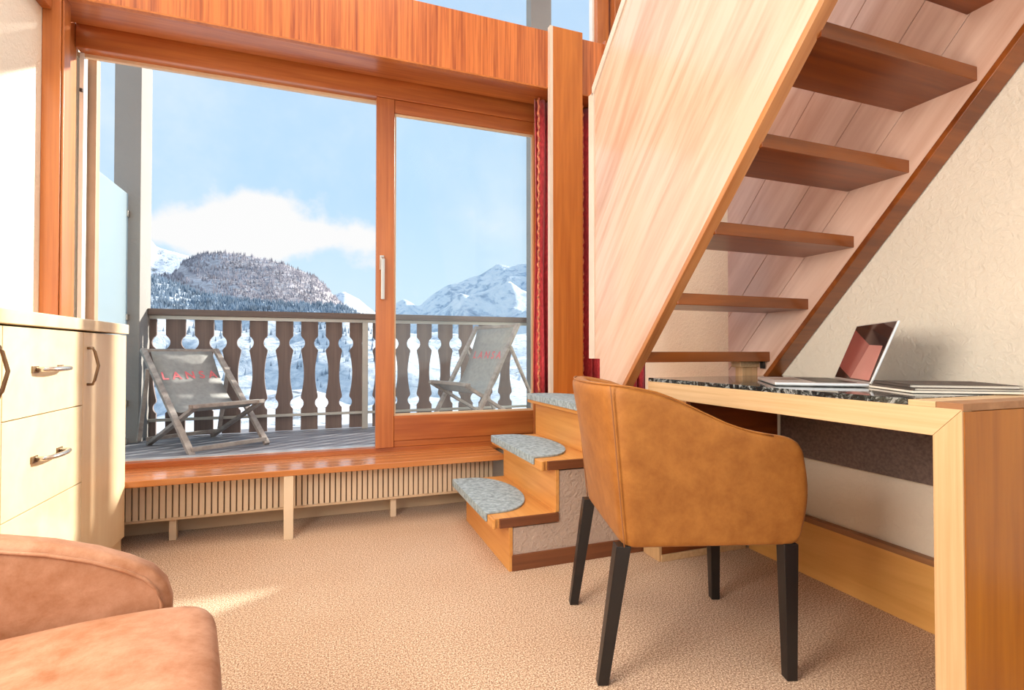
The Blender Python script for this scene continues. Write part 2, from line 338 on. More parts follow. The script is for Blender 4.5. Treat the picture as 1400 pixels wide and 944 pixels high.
obj('return_wall', B(2.05, 2.17, 2.62, 2.90, 0.0, ZC), 'wall_smooth', wf)
bb = root('baseboard_right', (1.79, 1.2, 0), 'honey coloured wooden baseboard along the cream wall under the desk', 'baseboard', kind='structure')
obj('board', B(1.778, XR, 0.0, 1.80, 0.0, 0.212), 'baseboard', bb, bevel=.002)
obj('cap', B(1.770, XR, 0.0, 1.80, 0.212, 0.232), 'baseboard_top', bb, bevel=.002)
obj('lower_strip', B(XL + .001, 0.9, 2.925, 2.95, 0.0, 0.125), 'beige', tag(root('baseboard_front', (0, 2.93, 0)), 'beige painted skirting behind the floor heater', 'baseboard', kind='structure'), bevel=.002)

# wooden corner post by the left wall
t1 = root('trim_1', (-1.08, 2.65, 0), 'orange wooden corner post between left wall and sliding door', 'post', kind='structure')
obj('post', B(XL, -1.046, 2.620, 2.685, 0.0, ZC), 'frame_v', t1, bevel=.004)
obj('bead', B(-1.045, -1.037, 2.628, 2.685, 0.325, ZC), 'frame_v', t1, bevel=.002)
obj('reveal_board', B(XL, -1.098, 2.686, 2.90, 0.325, 2.40), 'frame_v', t1, bevel=.002)
t2 = root('trim_2', (-1.09, 1.5, 2.3), 'orange timber rail high on the left wall', 'trim', kind='structure')
obj('rail', B(XL, -1.075, 0.5, 2.618, 2.295, 2.40), 'frame', t2, bevel=.004)

# header box above the door
hd = root('trim_3', (0.2, 2.7, 2.36), 'orange veneered header box running above the sliding door', 'header', kind='structure')
obj('fascia', B(-1.036, 1.52, 2.620, 2.640, 2.368, 2.690), 'veneer', hd, bevel=.0015)
obj('lower_lip', B(-1.036, 1.52, 2.616, 2.640, 2.360, 2.368), 'post', hd)
obj('soffit', B(-1.036, 1.52, 2.640, 2.815, 2.362, 2.378), 'frame', hd)
obj('soffit', B(-1.097, -1.036, 2.686, 2.815, 2.362, 2.378), 'frame', hd)
obj('rail_recess', B(-1.097, 1.52, 2.815, 2.88, 2.400, 2.412), 'step_dark', hd)
obj('top_board', B(-1.09, 1.52, 2.640, 2.95, 2.676, 2.690), 'frame', hd)
obj('end_board', B(1.52, 1.60, 2.60, 2.95, 2.30, 2.70), 'frame_v', hd)

# sliding door
d1 = root('door_1', (0.0, 2.92, 0.33), 'wide timber framed sliding glass door opening onto the balcony', 'door', kind='structure')
fh = obj('head_frame', B(-1.097, 1.30, 2.88, 2.96, 2.288, 2.40), 'frame', d1, bevel=.004)
obj('head_seal', B(-1.11, 1.28, 2.935, 2.955, 2.272, 2.290), 'beige', fh)
sl = obj('sill_rail', B(-1.14, 1.30, 2.90, 2.985, 0.318, 0.350), 'frame', d1, bevel=.003)
obj('sill_track', B(-1.11, 1.28, 2.955, 3.02, 0.322, 0.352), 'alu', sl)
jl = obj('jamb_channel', B(-1.098, -1.080, 2.93, 2.97, 0.35, 2.288), 'white', d1, bevel=.002)
obj('latch_plate', B(-1.094, -1.084, 2.921, 2.93, 2.10, 2.115), 'black', jl)
obj('jamb_stop', B(-1.088, -1.050, 2.985, 3.03, 0.35, 2.30), 'jamb', d1, bevel=.003)
obj('outer_jamb', B(1.28, 1.34, 2.86, 3.0, 0.33, 2.40), 'frame_v', d1, bevel=.003)
# sliding leaf
LY0, LY1 = 2.885, 2.93
def leaf_part(name, *a, mat='frame_v', bevel=.004): return obj(name, B(*a), mat, d1, bevel=bevel)
st = leaf_part('stile', 0.252, 0.350, LY0, LY1, 0.350, 2.288)
leaf_part('stile', 1.186, 1.275, LY0, LY1, 0.350, 2.288)
leaf_part('leaf_top_rail', 0.350, 1.186, LY0 + .004, LY1, 2.215, 2.288, mat='frame')
leaf_part('leaf_bottom_rail', 0.350, 1.186, LY0 + .004, LY1, 0.385, 0.524, mat='frame')
leaf_part('leaf_plinth', 0.350, 1.186, LY0 + .012, LY1, 0.350, 0.385, mat='frame')
pane = obj('pane', B(0.350, 1.186, 2.912, 2.918, 0.524, 2.215), 'glass', d1)
for nm, a in (('pane_seal', (0.350, 0.360, 2.900, 2.912, 0.524, 2.215)), ('pane_seal', (1.177, 1.186, 2.900, 2.912, 0.524, 2.215)), ('pane_seal', (0.360, 1.177, 2.900, 2.912, 0.524, 0.535)), ('pane_seal', (0.360, 1.177, 2.900, 2.912, 2.203, 2.215))):
    obj(nm, B(*a), 'beige', pane)
hdl = obj('door_handle', B(0.270, 0.294, 2.874, 2.885, 1.33, 1.41), 'steel', d1, bevel=.002)
obj('grip', MB().bar((0.284, 2.866, 1.395), (0.284, 2.850, 1.375), .014, .014).bar((0.284, 2.850, 1.388), (0.284, 2.850, 1.165), .020, .012), 'steel', hdl, bevel=.002)

# upper window
w1 = root('window_1', (0.2, 2.92, 2.69), 'large upper window above the orange header box', 'window', kind='structure')
obj('window_sill', B(-1.10, 1.62, 2.885, 2.96, 2.690, 2.73), 'frame', w1)
obj('window_frame', B(1.615, 1.70, 2.86, 2.96, 2.69, ZC), 'frame_v', w1, bevel=.004)
obj('window_frame', B(1.72, 1.80, 2.82, 2.96, 2.69, ZC), 'frame_v', w1, bevel=.004)
obj('window_frame', B(1.81, 2.05, 2.84, 2.96, 2.69, ZC), 'veneer', w1, bevel=.004)
obj('window_frame', B(-1.10, 1.70, 2.88, 2.96, ZC - .1, ZC), 'frame', w1)
obj('seal', B(1.600, 1.615, 2.90, 2.94, 2.73, ZC - .1), 'white', w1)
obj('pane', B(-1.10, 1.600, 2.918, 2.924, 2.73, ZC - .1), 'clear', w1)

# wooden post in front of the curtain
tp = root('trim_4', (1.28, 2.6, 0.65), 'orange wooden post standing in front of the red curtain', 'post', kind='structure')
obj('post', B(1.180, 1.366, 2.587, 2.618, 0.6455, 2.705), 'post', tp, bevel=.003)
obj('edge_strip', B(1.162, 1.180, 2.588, 2.618, 0.6455, 2.705), 'pale_edge', tp)

# curtain
def curtain():
    r = root('curtain', (1.45, 2.75, 0.66), 'deep red pleated curtain hanging behind the orange post', 'curtain')
    bm = bmesh.new(); X0, X1, Z0, Z1 = 1.132, 1.91, 0.62, 2.355; n = 150; rows = 10
    V = []
    for j in range(rows + 1):
        z = Z0 + (Z1 - Z0) * j / rows; k = 0.7 + 0.3 * (1 - j / rows); row = []
        for i in range(n + 1):
            x = X0 + (X1 - X0) * i / n
            y = 2.745 + 0.028 * k * math.sin((x - X0) * 2 * PI / 0.062 + 0.4 * math.sin(z * 2)) + 0.008 * math.sin(x * 31 + z)
            row.append(bm.verts.new((x + 0.006 * math.sin(x * 80 + z * 3), y, z)))
        V.append(row)
    for j in range(rows):
        for i in range(n): bm.faces.new((V[j][i], V[j][i + 1], V[j + 1][i + 1], V[j + 1][i]))
    c = obj('cloth', bm, 'curtain', r, smooth=True); s = c.modifiers.new('s', 'SOLIDIFY'); s.thickness = 0.003
    t = MB()
    for x in (1.143, 1.425):
        pts = [(x + 0.004 * math.sin(k * 1.9), 2.706 + 0.003 * math.cos(k * 1.9), 0.64 + 1.71 * k / 90) for k in range(91)]
        t.tube(pts, [0.0085 if k % 2 else 0.0045 for k in range(91)], 6)
    obj('trim_braid', t, 'curtain_trim', r, smooth=True)
    return r
curtain()

# ------------------------------------------------------------------ window ledge with floor heater
lg = root('window_ledge', (0.0, 2.75, 0.0), 'glossy orange timber ledge of long planks below the sliding door', 'ledge')
ys = [2.620, 2.690, 2.758, 2.826, 2.895]
for a, b in zip(ys, ys[1:]):
    obj('plank', B(-1.045, 0.905, a + .002, b - .002, 0.306, 0.324), 'ledge', lg, bevel=.002)
obj('front_edge', B(-1.04, 0.905, 2.612, 2.622, 0.297, 0.326), 'ledge', lg, bevel=.003)
obj('back_strip', B(-1.09, 1.30, 2.895, 2.900, 0.306, 0.332), 'frame', lg)
for x in (-0.187, ):
    obj('leg', B(x, x + .042, 2.616, 2.64, 0.0, 0.298), 'fin', lg, bevel=.002)
ht = root('floor_heater', (0.0, 2.78, 0.0), 'low beige convector heater with vertical fins under the ledge', 'heater')
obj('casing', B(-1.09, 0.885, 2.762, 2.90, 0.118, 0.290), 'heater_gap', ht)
obj('top_rail', B(-1.09, 0.885, 2.756, 2.772, 0.284, 0.294), 'beige', ht)
obj('bottom_rail', B(-1.09, 0.885, 2.752, 2.79, 0.104, 0.117), 'beige', ht, bevel=.002)
fin_me = None
x = -1.07
while x < 0.88:
    if fin_me is None:
        f = obj('fin', B(-.0098, .0098, 2.748, 2.772, 0.118, 0.284), 'fin', ht); fin_me = f.data
    else:
        f = bpy.data.objects.new('fin', fin_me); COL.objects.link(f); put(f, ht)
    f.location.x = x; x += 0.0262
for lx in (-0.688, 0.322):
    obj('leg', B(lx, lx + .03, 2.79, 2.82, 0.0, 0.105), 'fin', ht, bevel=.002)

# ------------------------------------------------------------------ step block leading to the stairs
sb = root('step_block', (1.0, 2.27, 0.0), 'three wooden steps with plastered side leading up to the open stairs', 'steps')
Y0, Y1 = 1.935, 2.600
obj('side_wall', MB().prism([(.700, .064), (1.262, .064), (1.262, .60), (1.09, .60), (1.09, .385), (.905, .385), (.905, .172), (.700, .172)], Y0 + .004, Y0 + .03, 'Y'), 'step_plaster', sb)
obj('plinth', B(.700, 1.80, Y0 - .004, Y0 + .03, 0.0, .064), 'step_dark', sb, bevel=.002)
for x, z0, z1 in ((.688, 0.0, .176), (.893, .216, .390), (1.078, .430, .605)):
    obj('riser', B(x, x + .016, Y0, Y1, z0, z1), 'step', sb, bevel=.0015)
for x0, x1, z in ((.618, .905, .216), (.826, 1.09, .430), (1.030, 1.80, .645)):
    tr = obj('tread', B(x0 + .012, x1, Y0 + .006, Y1, z - .040, z), 'step', sb, bevel=.003)
    obj('end_edge', B(x0 + .030, x1, Y0 - .006, Y0 + .006, z - .038, z - .002), 'step_dark', tr, bevel=.001)
    obj('nosing', B(x0, x0 + .014, Y0 - .004, Y1, z - .040, z), 'step', tr, bevel=.004)
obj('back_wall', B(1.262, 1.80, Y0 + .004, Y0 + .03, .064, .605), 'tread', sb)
# half-round felt mats
def mat_bm(x0, y0, y1, z, depth, drop=0.028):
    mb = MB(); n = 22; pts = [(x0, y0)]
    for i in range(n + 1):
        a = PI * i / n
        px = x0 + .05 + (depth - .05) * (math.sin(a) ** 0.85); py = (y0 + y1) / 2 - (y1 - y0) / 2 * math.cos(a)
        pts.append((px, py))
    pts.append((x0, y1))
    mb.prism(pts, z, z + .009, 'Z')
    mb.box(x0 - .006, x0 + .002, y0, y1, z - drop, z + .0085)
    return mb
for lab, x0, z, d, dd in (('grey felt half-round mat on the lowest wooden step', .617, .2165, .245, .028), ('grey felt half-round mat on the middle wooden step', .825, .4305, .235, .026), ('grey felt mat on the top step next to the orange post', 1.029, .6455, .235, .022)):
    o = obj('step_mat', mat_bm(x0 - .002, 2.0, 2.585, z, d, dd), 'mat', None, bevel=.002)
    tag(o, lab, 'mat', 'grey felt mats on the steps')

# ------------------------------------------------------------------ open staircase climbing towards the camera
ss = root('staircase', (1.45, 1.62, 0.645), 'open timber staircase with broad side panels rising above the desk', 'staircase')
def zlow(y): return 0.755 + (1.722 - y) * 1.118     # lower edge of the outer panel
def zup(y): return 1.985 + (1.985 - y) * 0.95       # upper edge of the outer panel
YT = -0.55
PX0, PX1 = 1.092, 1.128
lower = [(1.722 + .045, zlow(1.767)), (YT, zlow(YT))]
obj('side_panel', MB().prism([(1.960, .85), (1.920, .85), (1.920, .647), (1.767 + .1, .647), (1.767, zlow(1.767)), (YT, zlow(YT)), (YT, zup(YT)), (1.960, zup(1.960))], PX0, PX1 - .014, 'X'), 'stair_panel', ss, bevel=.002)
dl = Vector((0, -1, 1.118)).normalized(); nl = Vector((0, dl.z, -dl.y))
def slope_bar(mb, xa, xb, y0, off0, off1, zf, yend):
    """strip following the slope, between two offsets measured straight up from the edge"""
    mb.prism([(y0, zf(y0) + off0), (yend, zf(yend) + off0), (yend, zf(yend) + off1), (y0, zf(y0) + off1)], xa, xb, 'X'); return mb
obj('lower_lipping', slope_bar(MB(), PX0 - .003, PX1, 1.767, -.012, .016, zlow, YT), 'lipping', ss, bevel=.002)
obj('inner_lining', MB().prism([(1.94, .70), (1.767, zlow(1.767)), (YT, zlow(YT)), (YT, zlow(YT) + .30), (1.94, 1.05)], PX1 - .014, PX1 - .001, 'X'), 'stringer', ss)
obj('upper_lipping', slope_bar(MB(), PX0 - .006, PX1 + .004, 1.975, 0.0, .045, zup, YT), 'pale_edge', ss, bevel=.002)
obj('end_lipping', B(PX0 - .006, PX1 + .004, 1.960, 2.005, .85, zup(1.975) + .02), 'pale_edge', ss, bevel=.002)
# wall-side stringer: built of boards parallel to the slope
sx0, sx1 = 1.722, 1.765
def zl2(y): return 0.766 + (1.671 - y) * 1.118
bands = [(0.0, .235), (.238, .475), (.478, .80), (.803, 1.16)]
for a, b in bands:
    ys_ = 1.858
    p = [(ys_, max(.70, zl2(ys_) + a)), (ys_, zl2(ys_) + b), (YT, zl2(YT) + b), (YT, zl2(YT) + a)]
    if a == 0.0: p = [(1.735, zl2(1.735)), (1.858, zl2(1.735)), (1.858, zl2(1.858) + b), (YT, zl2(YT) + b), (YT, zl2(YT))]
    obj('stringer_board', MB().prism(p, sx0, sx1, 'X'), 'stringer', ss, bevel=.0015)
obj('stringer_lipping', slope_bar(MB(), sx0 - .002, 1.796, 1.735, -.026, .002, zl2, YT), 'tread', ss, bevel=.002)
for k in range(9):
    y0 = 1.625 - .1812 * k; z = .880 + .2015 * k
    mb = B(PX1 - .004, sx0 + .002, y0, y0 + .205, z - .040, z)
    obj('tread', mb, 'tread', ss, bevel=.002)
sp = obj('support_post', B(1.640, 1.722, 1.690, 1.730, .646, .815), 'oak_v', ss, bevel=.002)
obj('cap', B(1.622, 1.735, 1.680, 1.735, .815, .840), 'oak', sp, bevel=.002)
obj('hook', B(1.700, 1.712, 1.640, 1.655, .810, .845), 'black', sp)

# ------------------------------------------------------------------ desk
dk = root('desk', (1.48, 1.15, 0.0), 'light oak framed desk with a black marble top against the cream wall', 'desk')
DX0, DX1, DY0, DY1 = 1.150, 1.795, 0.632, 1.655
# mitred oak front frame: apron and near upright meet at 45 degrees
obj('front_apron', MB().prism([(DY0, .768), (DY1, .768), (DY1, .711), (DY0 + .052, .711)], DX0, DX0 + .03, 'X'), 'oak', dk, bevel=.001)
obj('front_upright', MB().prism([(DY0, .0), (DY0, .7675), (DY0 + .0515, .711), (DY0 + .0515, .0)], DX0, DX0 + .03, 'X'), 'oak_v', dk, bevel=.001)
obj('end_panel', B(DX0 + .004, DX1, DY0 - .002, DY0 + .045, 0.0, .764), 'desk_end', dk, bevel=.0015)
obj('end_cap', B(DX0 + .001, DX1, DY0 - .002, DY0 + .045, .765, .780), 'baseboard_top', dk, bevel=.001)
obj('top_board', B(DX0 + .03, DX1, DY0 + .045, DY1, .735, .767), 'oak', dk)
obj('corner_strip', B(DX0 + .001, DX1, DY0 + .046, DY0 + .098, .768, .780), 'oak', dk, bevel=.001)
obj('marble_top', B(DX0 + .001, DX1, DY0 + .099, DY1, .768, .7815), 'marble', dk, bevel=.001)
obj('modesty_panel', B(1.770, 1.797, DY0 + .05, 1.62, .463, .734), 'dark_panel', dk, bevel=.002)
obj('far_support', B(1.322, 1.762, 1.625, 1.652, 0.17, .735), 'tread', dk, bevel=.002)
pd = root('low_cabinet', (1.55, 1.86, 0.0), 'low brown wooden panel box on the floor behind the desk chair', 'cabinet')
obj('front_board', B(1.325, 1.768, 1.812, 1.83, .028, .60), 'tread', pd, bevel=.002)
obj('base_strip', B(1.320, 1.768, 1.806, 1.83, .0, .028), 'oak', pd, bevel=.002)
obj('side_board', B(1.310, 1.325, 1.812, 1.925, .0, .60), 'oak_v', pd, bevel=.002)

# things on the desk
lp = root('laptop', (1.41, 1.17, .782), 'slim silver laptop open on the marble desk top with a pink reflection painted on its dark screen', 'laptop')
H1, H2 = Vector((1.400, .985, 0)), Vector((1.600, 1.245, 0)); hd_ = (H2 - H1).normalized(); bd_ = Vector((-hd_.y, hd_.x, 0))
def LQ(a, b, z): return H1 + hd_ * a + bd_ * b + Vector((0, 0, z))
LW = (H2 - H1).length
def lap_slab(a0, a1, b0, b1, z0, z1):
    c = [LQ(a0, b0, 0), LQ(a1, b0, 0), LQ(a1, b1, 0), LQ(a0, b1, 0)]
    return MB().prism([(q.x, q.y) for q in c], z0, z1, 'Z')
obj('base', lap_slab(0, LW, 0, .235, .7825, .793), 'alu', lp, bevel=.003)
obj('keyboard', lap_slab(.02, LW - .02, .025, .125, .793, .7938), 'black', lp)
obj('trackpad', lap_slab(.11, LW - .11, .14, .215, .793, .7936), 'steel', lp)
SH = .185; up_ = (Vector((0, 0, 1)) * .93 - bd_ * .36).normalized(); sn_ = bd_ * .93 + Vector((0, 0, .36)); sn_.normalize()
def SQ(a, h, d): return H1 + hd_ * a + up_ * h + sn_ * d + Vector((0, 0, .793))
def scr(poly, d0, d1):
    mb = MB(); A = [mb.bm.verts.new(SQ(a * LW, h * SH, d0)) for a, h in poly]; Bv = [mb.bm.verts.new(SQ(a * LW, h * SH, d1)) for a, h in poly]
    mb.bm.faces.new(A); mb.bm.faces.new(Bv[::-1]); n = len(poly)
    for i in range(n): mb.bm.faces.new((A[i], Bv[i], Bv[(i + 1) % n], A[(i + 1) % n]))
    return mb
lid = obj('lid', scr([(0, 0), (1, 0), (1, 1), (0, 1)], -.006, 0), 'alu', lp, bevel=.001)
obj('display', scr([(.015, .02), (.985, .02), (.985, .985), (.015, .985)], 0, .0006), 'screen', lid)
obj('painted_reflection', scr([(.98, .22), (.98, .92), (.75, .80), (.40, .62), (.52, .04)], .0006, .0010), 'pink_dark', lid)  # flat pink shapes painted in place of a reflection on the glass
obj('painted_reflection', scr([(.40, .62), (.08, .60), (.04, .04), (.52, .04)], .0006, .0010), 'pink_light', lid)
def slab(name, mat, label, cat, cx, cy, w, d, z, h, rz, group=None, pages=False):
    Rm = Matrix.Translation((cx, cy, z)) @ Matrix.Rotation(rz, 4, 'Z')
    r = root(name, (cx, cy, z), label, cat, group)
    if pages:
        obj('cover', MB().box(-w / 2, w / 2, -d / 2, d / 2, 0, h * .12, Rm).box(-w / 2, w / 2, -d / 2, d / 2, h * .88, h, Rm).box(-w / 2, -w / 2 + .003, -d / 2, d / 2, 0, h, Rm), mat, r)
        obj('pages', MB().box(-w / 2 + .003, w / 2 - .004, -d / 2 + .004, d / 2 - .004, h * .12, h * .88, Rm), 'paper', r)
    else: obj('sheet', MB().box(-w / 2, w / 2, -d / 2, d / 2, 0, h, Rm), mat, r, bevel=.0008)
    return r
slab('folder', 'paper', 'cream paper folder at the bottom of the pile on the desk', 'folder', 1.452, .842, .235, .205, .7825, .005, math.radians(-30), 'folders piled on the desk')
slab('folder', 'folder', 'brown bound folder in the middle of the pile on the desk', 'folder', 1.452, .842, .225, .19, .788, .006, math.radians(-30), 'folders piled on the desk', True)
slab('folder', 'folder', 'dark grey covered folder topmost on the pile on the desk', 'folder', 1.452, .842, .225, .19, .7945, .0075, math.radians(-34), 'folders piled on the desk', True)

# ------------------------------------------------------------------ tub chair at the desk
def tub_chair():
    f = Vector((.958, -.286, 0)); s = Vector((-.286, -.958, 0)); P0 = Vector((.777, 1.406, 0))
    r = root('tub_chair', (P0.x + f.x * .24, P0.y + f.y * .24, 0), 'tan suede tub armchair with four black wooden legs pulled up to the desk', 'chair')
    def W(u, v, z): return P0 + f * u + s * v + Vector((0, 0, z))
    ZB = .362
    prof = [(-.05, .797), (-.016, .794), (.051, .787), (.114, .772), (.176, .748), (.238, .719), (.300, .691), (.363, .670), (.427, .657), (.483, .650), (.503, .641), (.53, .63)]
    def ht(u):
        for (a, za), (b, zb) in zip(prof, prof[1:]):
            if u <= b: return za + (zb - za) * max(0, min(1, (u - a) / (b - a)))
        return prof[-1][1]
    # plan path: list of (u, v, kind) around the U, outer face at full height
    path = []
    HV = .258; RC = .045; U1 = .500
    for i in range(15): path.append((U1 - (U1 - RC) * i / 14, HV))
    for i in range(1, 6):
        a = PI / 2 * i / 6; path.append((RC - RC * math.sin(a), HV - RC + RC * math.cos(a)))
    nb = 14
    for i in range(nb + 1): path.append((0.0, (HV - RC) * (1 - 2 * i / nb)))
    right = [(u, -v) for u, v in path[:20]][::-1]
    path = path + right
    TH = .055
    def outer(u, v, t):
        # t 0 bottom .. 1 top: taper inwards and back bulge
        back = max(0.0, 1 - u / .12) if u < .12 else 0.0
        bulge = .045 * (1 - min(1, abs(v) / .25) ** 2)
        du = (.028 * (1 - t) - (.014 + bulge) * t) * back
        dv = -(.016 * (1 - t)) * (1 if v > 0 else -1) * min(1, abs(v) / .1)
        fr = max(0, (u - .40) / .10); du += .020 * math.sin(PI * min(1, t * 1.05)) * fr
        return u + du, v + dv
    bm = bmesh.new(); rings = []
    n = len(path)
    for i, (u, v) in enumerate(path):
        a = path[max(0, i - 1)]; b = path[min(n - 1, i + 1)]
        tx, ty = b[0] - a[0], b[1] - a[1]; L = math.hypot(tx, ty); nx, ny = -ty / L, tx / L
        if nx * (.28 - u) + ny * (0 - v) < 0: nx, ny = -nx, -ny      # pointing inwards
        H = ht(u); ring = []
        for t in (0.0, 0.03, .15, .3, .45, .6, .75, .88, .96):
            uu, vv = outer(u, v, t); ring.append(W(uu, vv, ZB + (H - ZB) * t))
        uu, vv = outer(u, v, 1.0)
        ring.append(W(uu + nx * .006, vv + ny * .006, H - .002))
        ring.append(W(uu + nx * TH * .5, vv + ny * TH * .5, H + .004))
        ring.append(W(uu + nx * (TH - .006), vv + ny * (TH - .006), H - .003))
        for t in (.95, .8, .6, .4, .2, 0.0):
            uu, vv = outer(u, v, t); ring.append(W(uu + nx * TH, vv + ny * TH, ZB + .03 + (H - ZB - .03) * t))
        uu, vv = outer(u, v, 0)
        ring.append(W(uu + nx * TH * .5, vv + ny * TH * .5, ZB + .001))
        rings.append([bm.verts.new(p) for p in ring])
    m = len(rings[0])
    for A, Bv in zip(rings, rings[1:]):
        for k in range(m): bm.faces.new((A[k], A[(k + 1) % m], Bv[(k + 1) % m], Bv[k]))
    for R, sg in ((rings[0], 1), (rings[-1], -1)):
        c = sum((q.co for q in R), Vector()) / m
        inner = [bm.verts.new(c + (q.co - c) * .72 + f * .016) for q in R]
        for k in range(m): bm.faces.new((R[k], R[(k + 1) % m], inner[(k + 1) % m], inner[k]))
        bm.faces.new(inner)
    obj('shell', bm, 'leather', r, smooth=True, sub=1)
    # piping seams down the back corners and along the upper edge
    for sv in (1, -1):
        pts = []
        for k in range(15):
            t = k / 14; uu, vv = outer(.004, sv * (HV - .008), t); pts.append(W(uu - .001, vv + sv * .003, ZB + .004 + (ht(0) - ZB - .006) * t))
        obj('seam', MB().tube(pts, .0022, 6), 'piping', r, smooth=True)
    pts = []
    for i, (u, v) in enumerate(path[2:-2]):
        uu, vv = outer(u, v, 1.0); c = Vector((0.25 - u, -v)); c.normalize(); pts.append(W(uu + c.x * .010, vv + c.y * .010, ht(u) + .0005))
    obj('edge_piping', MB().tube(pts, .0026, 6), 'leather', r, smooth=True)
    # seat base and cushion
    def rb(u0, u1, v0, v1, z0, z1):
        mb = MB(); c = [W(u0, v0, 0), W(u1, v0, 0), W(u1, v1, 0), W(u0, v1, 0)]
        mb.prism([(q.x, q.y) for q in c], z0, z1, 'Z'); return mb
    obj('seat_base', rb(.05, .495, -.20, .20, ZB + .001, .43), 'leather', r, bevel=.01, seg=3)
    obj('seat_cushion', rb(.055, .515, -.197, .197, .432, .50), 'leather', r, bevel=.028, seg=4)
    for u, v, du, dv in ((.03, .215, -.055, 0.0), (.03, -.215, -.055, 0.0), (.480, .225, .004, 0.0), (.480, -.225, .004, 0.0)):
        a = W(u, v, ZB + .004); b = W(u + du, v + dv, 0)
        leg = MB(); ax, ay = f, s
        top = [a + ax * i * .020 + ay * j * .020 for i, j in ((-1, -1), (1, -1), (1, 1), (-1, 1))]
        bot = [b + ax * i * .0145 + ay * j * .0145 for i, j in ((-1, -1), (1, -1), (1, 1), (-1, 1))]
        A = [leg.bm.verts.new(q) for q in bot]; Bv = [leg.bm.verts.new(q) for q in top]
        leg.bm.faces.new(A[::-1]); leg.bm.faces.new(Bv)
        for i in range(4): leg.bm.faces.new((A[i], A[(i + 1) % 4], Bv[(i + 1) % 4], Bv[i]))
        obj('leg', leg, 'black', r, bevel=.002)
    return r
tub_chair()

# ------------------------------------------------------------------ lounge armchair in the foreground
def lounge_chair():
    f = Vector((.982, .188, 0)); s = Vector((-.188, .982, 0)); O = Vector((-.235, 1.100, 0))   # front end of the seat / far arm joint
    r = root('lounge_armchair', (-.6, .8, 0), 'brown leather lounge armchair with rounded arm and thick seat, foreground left', 'armchair')
    def W(u, v, z): return O + f * u + s * v + Vector((0, 0, z))
    # arm outline in (u, z)
    top = [(-.62, .628), (-.45, .614), (-.35, .598), (-.27, .579), (-.20, .559), (-.14, .535), (-.095, .511), (-.060, .487), (-.038, .458), (-.029, .425), (-.029, .34), (-.032, .22), (-.035, .10)]
    def arm(v0, v1, name='armrest'):
        bm = bmesh.new(); nv = 11; rings = []
        for j in range(nv):
            a = j / (nv - 1); v = v0 + (v1 - v0) * a
            rr = .014 * (1 - math.sqrt(max(0, 1 - (2 * a - 1) ** 4)))
            ring = []
            for i, (u, z) in enumerate(top):
                a0 = top[max(0, i - 1)]; b0 = top[min(len(top) - 1, i + 1)]; tx, tz = b0[0] - a0[0], b0[1] - a0[1]; L = math.hypot(tx, tz)
                ring.append(bm.verts.new(W(u - (-tz / L) * rr, v, z - (tx / L) * rr)))
            ring.append(bm.verts.new(W(-.62, v, .10)))
            rings.append(ring)
        m = len(rings[0])
        for A, Bv in zip(rings, rings[1:]):
            for k in range(m): bm.faces.new((A[k], A[(k + 1) % m], Bv[(k + 1) % m], Bv[k]))
        bm.faces.new(rings[0]); bm.faces.new(rings[-1][::-1])
        return obj(name, bm, 'leather_sofa', r, smooth=False)
    for (v0, v1, vs, off) in ((.0, .052, -.0015, 1), (-.656, -.604, -.6025, -1)):
        a = arm(v0, v1)
        for p in a.data.polygons: p.use_smooth = len(p.vertices) == 4
        pp = []
        for i, (u, z) in enumerate(top[:-1]):
            a0 = top[max(0, i - 1)]; b0 = top[min(len(top) - 1, i + 1)]; tx, tz = b0[0] - a0[0], b0[1] - a0[1]; L = math.hypot(tx, tz)
            pp.append(W(u + (tz / L) * .016, vs, z - (tx / L) * .016))
        obj('piping', MB().tube(pp, .0032, 6), 'leather_sofa', a, smooth=True)
    # seat cushion: rounded super-ellipsoid like block, slightly domed and proud of the arm at the front
    bm = bmesh.new(); n1, n2 = 16, 20; U0, U1, V0, V1, ZA, ZT = -.60, .046, -.600, -.004, .27, .438
    grid = {}
    bmesh.ops.create_cube(bm, size=1.0)
    bmesh.ops.subdivide_edges(bm, edges=bm.edges, cuts=9, use_grid_fill=True)
    for q in bm.verts:
        x, y, z = [c * 2 for c in q.co]
        R = lambda t: t
        # round the block: superellipse mapping
        p = 9.0; nrm = (abs(x) ** p + abs(y) ** p + abs(z) ** p) ** (1 / p); mx = max(abs(x), abs(y), abs(z)); k = mx / nrm
        x, y, z = x * k, y * k, z * k
        U = (U0 + U1) / 2 + x * (U1 - U0) / 2; V = (V0 + V1) / 2 + y * (V1 - V0) / 2; Z = (ZA + ZT) / 2 + z * (ZT - ZA) / 2
        if z > 0: Z += .009 * (1 - x * x) * (1 - y * y) * z
        Z += .005 * mnoise.noise(Vector((U * 9, V * 9, 0.3))) * (1 if z > .3 else .4)
        U += .006 * mnoise.noise(Vector((V * 11, Z * 14, 4.0)))
        q.co = W(U, V, Z)
    obj('seat_cushion', bm, 'leather_sofa', r, smooth=True, sub=1)
    def blk(name, u0, u1, v0, v1, z0, z1, bev, mt='leather_sofa'):
        c = [W(u0, v0, 0), W(u1, v0, 0), W(u1, v1, 0), W(u0, v1, 0)]
        return obj(name, MB().prism([(q.x, q.y) for q in c], z0, z1, 'Z'), mt, r, bevel=bev, seg=4)
    blk('seat_base', -.60, .020, -.600, -.004, .10, .275, .02)
    blk('backrest', -.72, -.61, -.656, .052, .10, .78, .03)
    for u, v in ((-.08, .026), (-.08, -.63), (-.66, .026), (-.66, -.63)):
        blk('leg', u - .018, u + .018, v - .018, v + .018, 0, .10, .002, 'black')
lounge_chair()

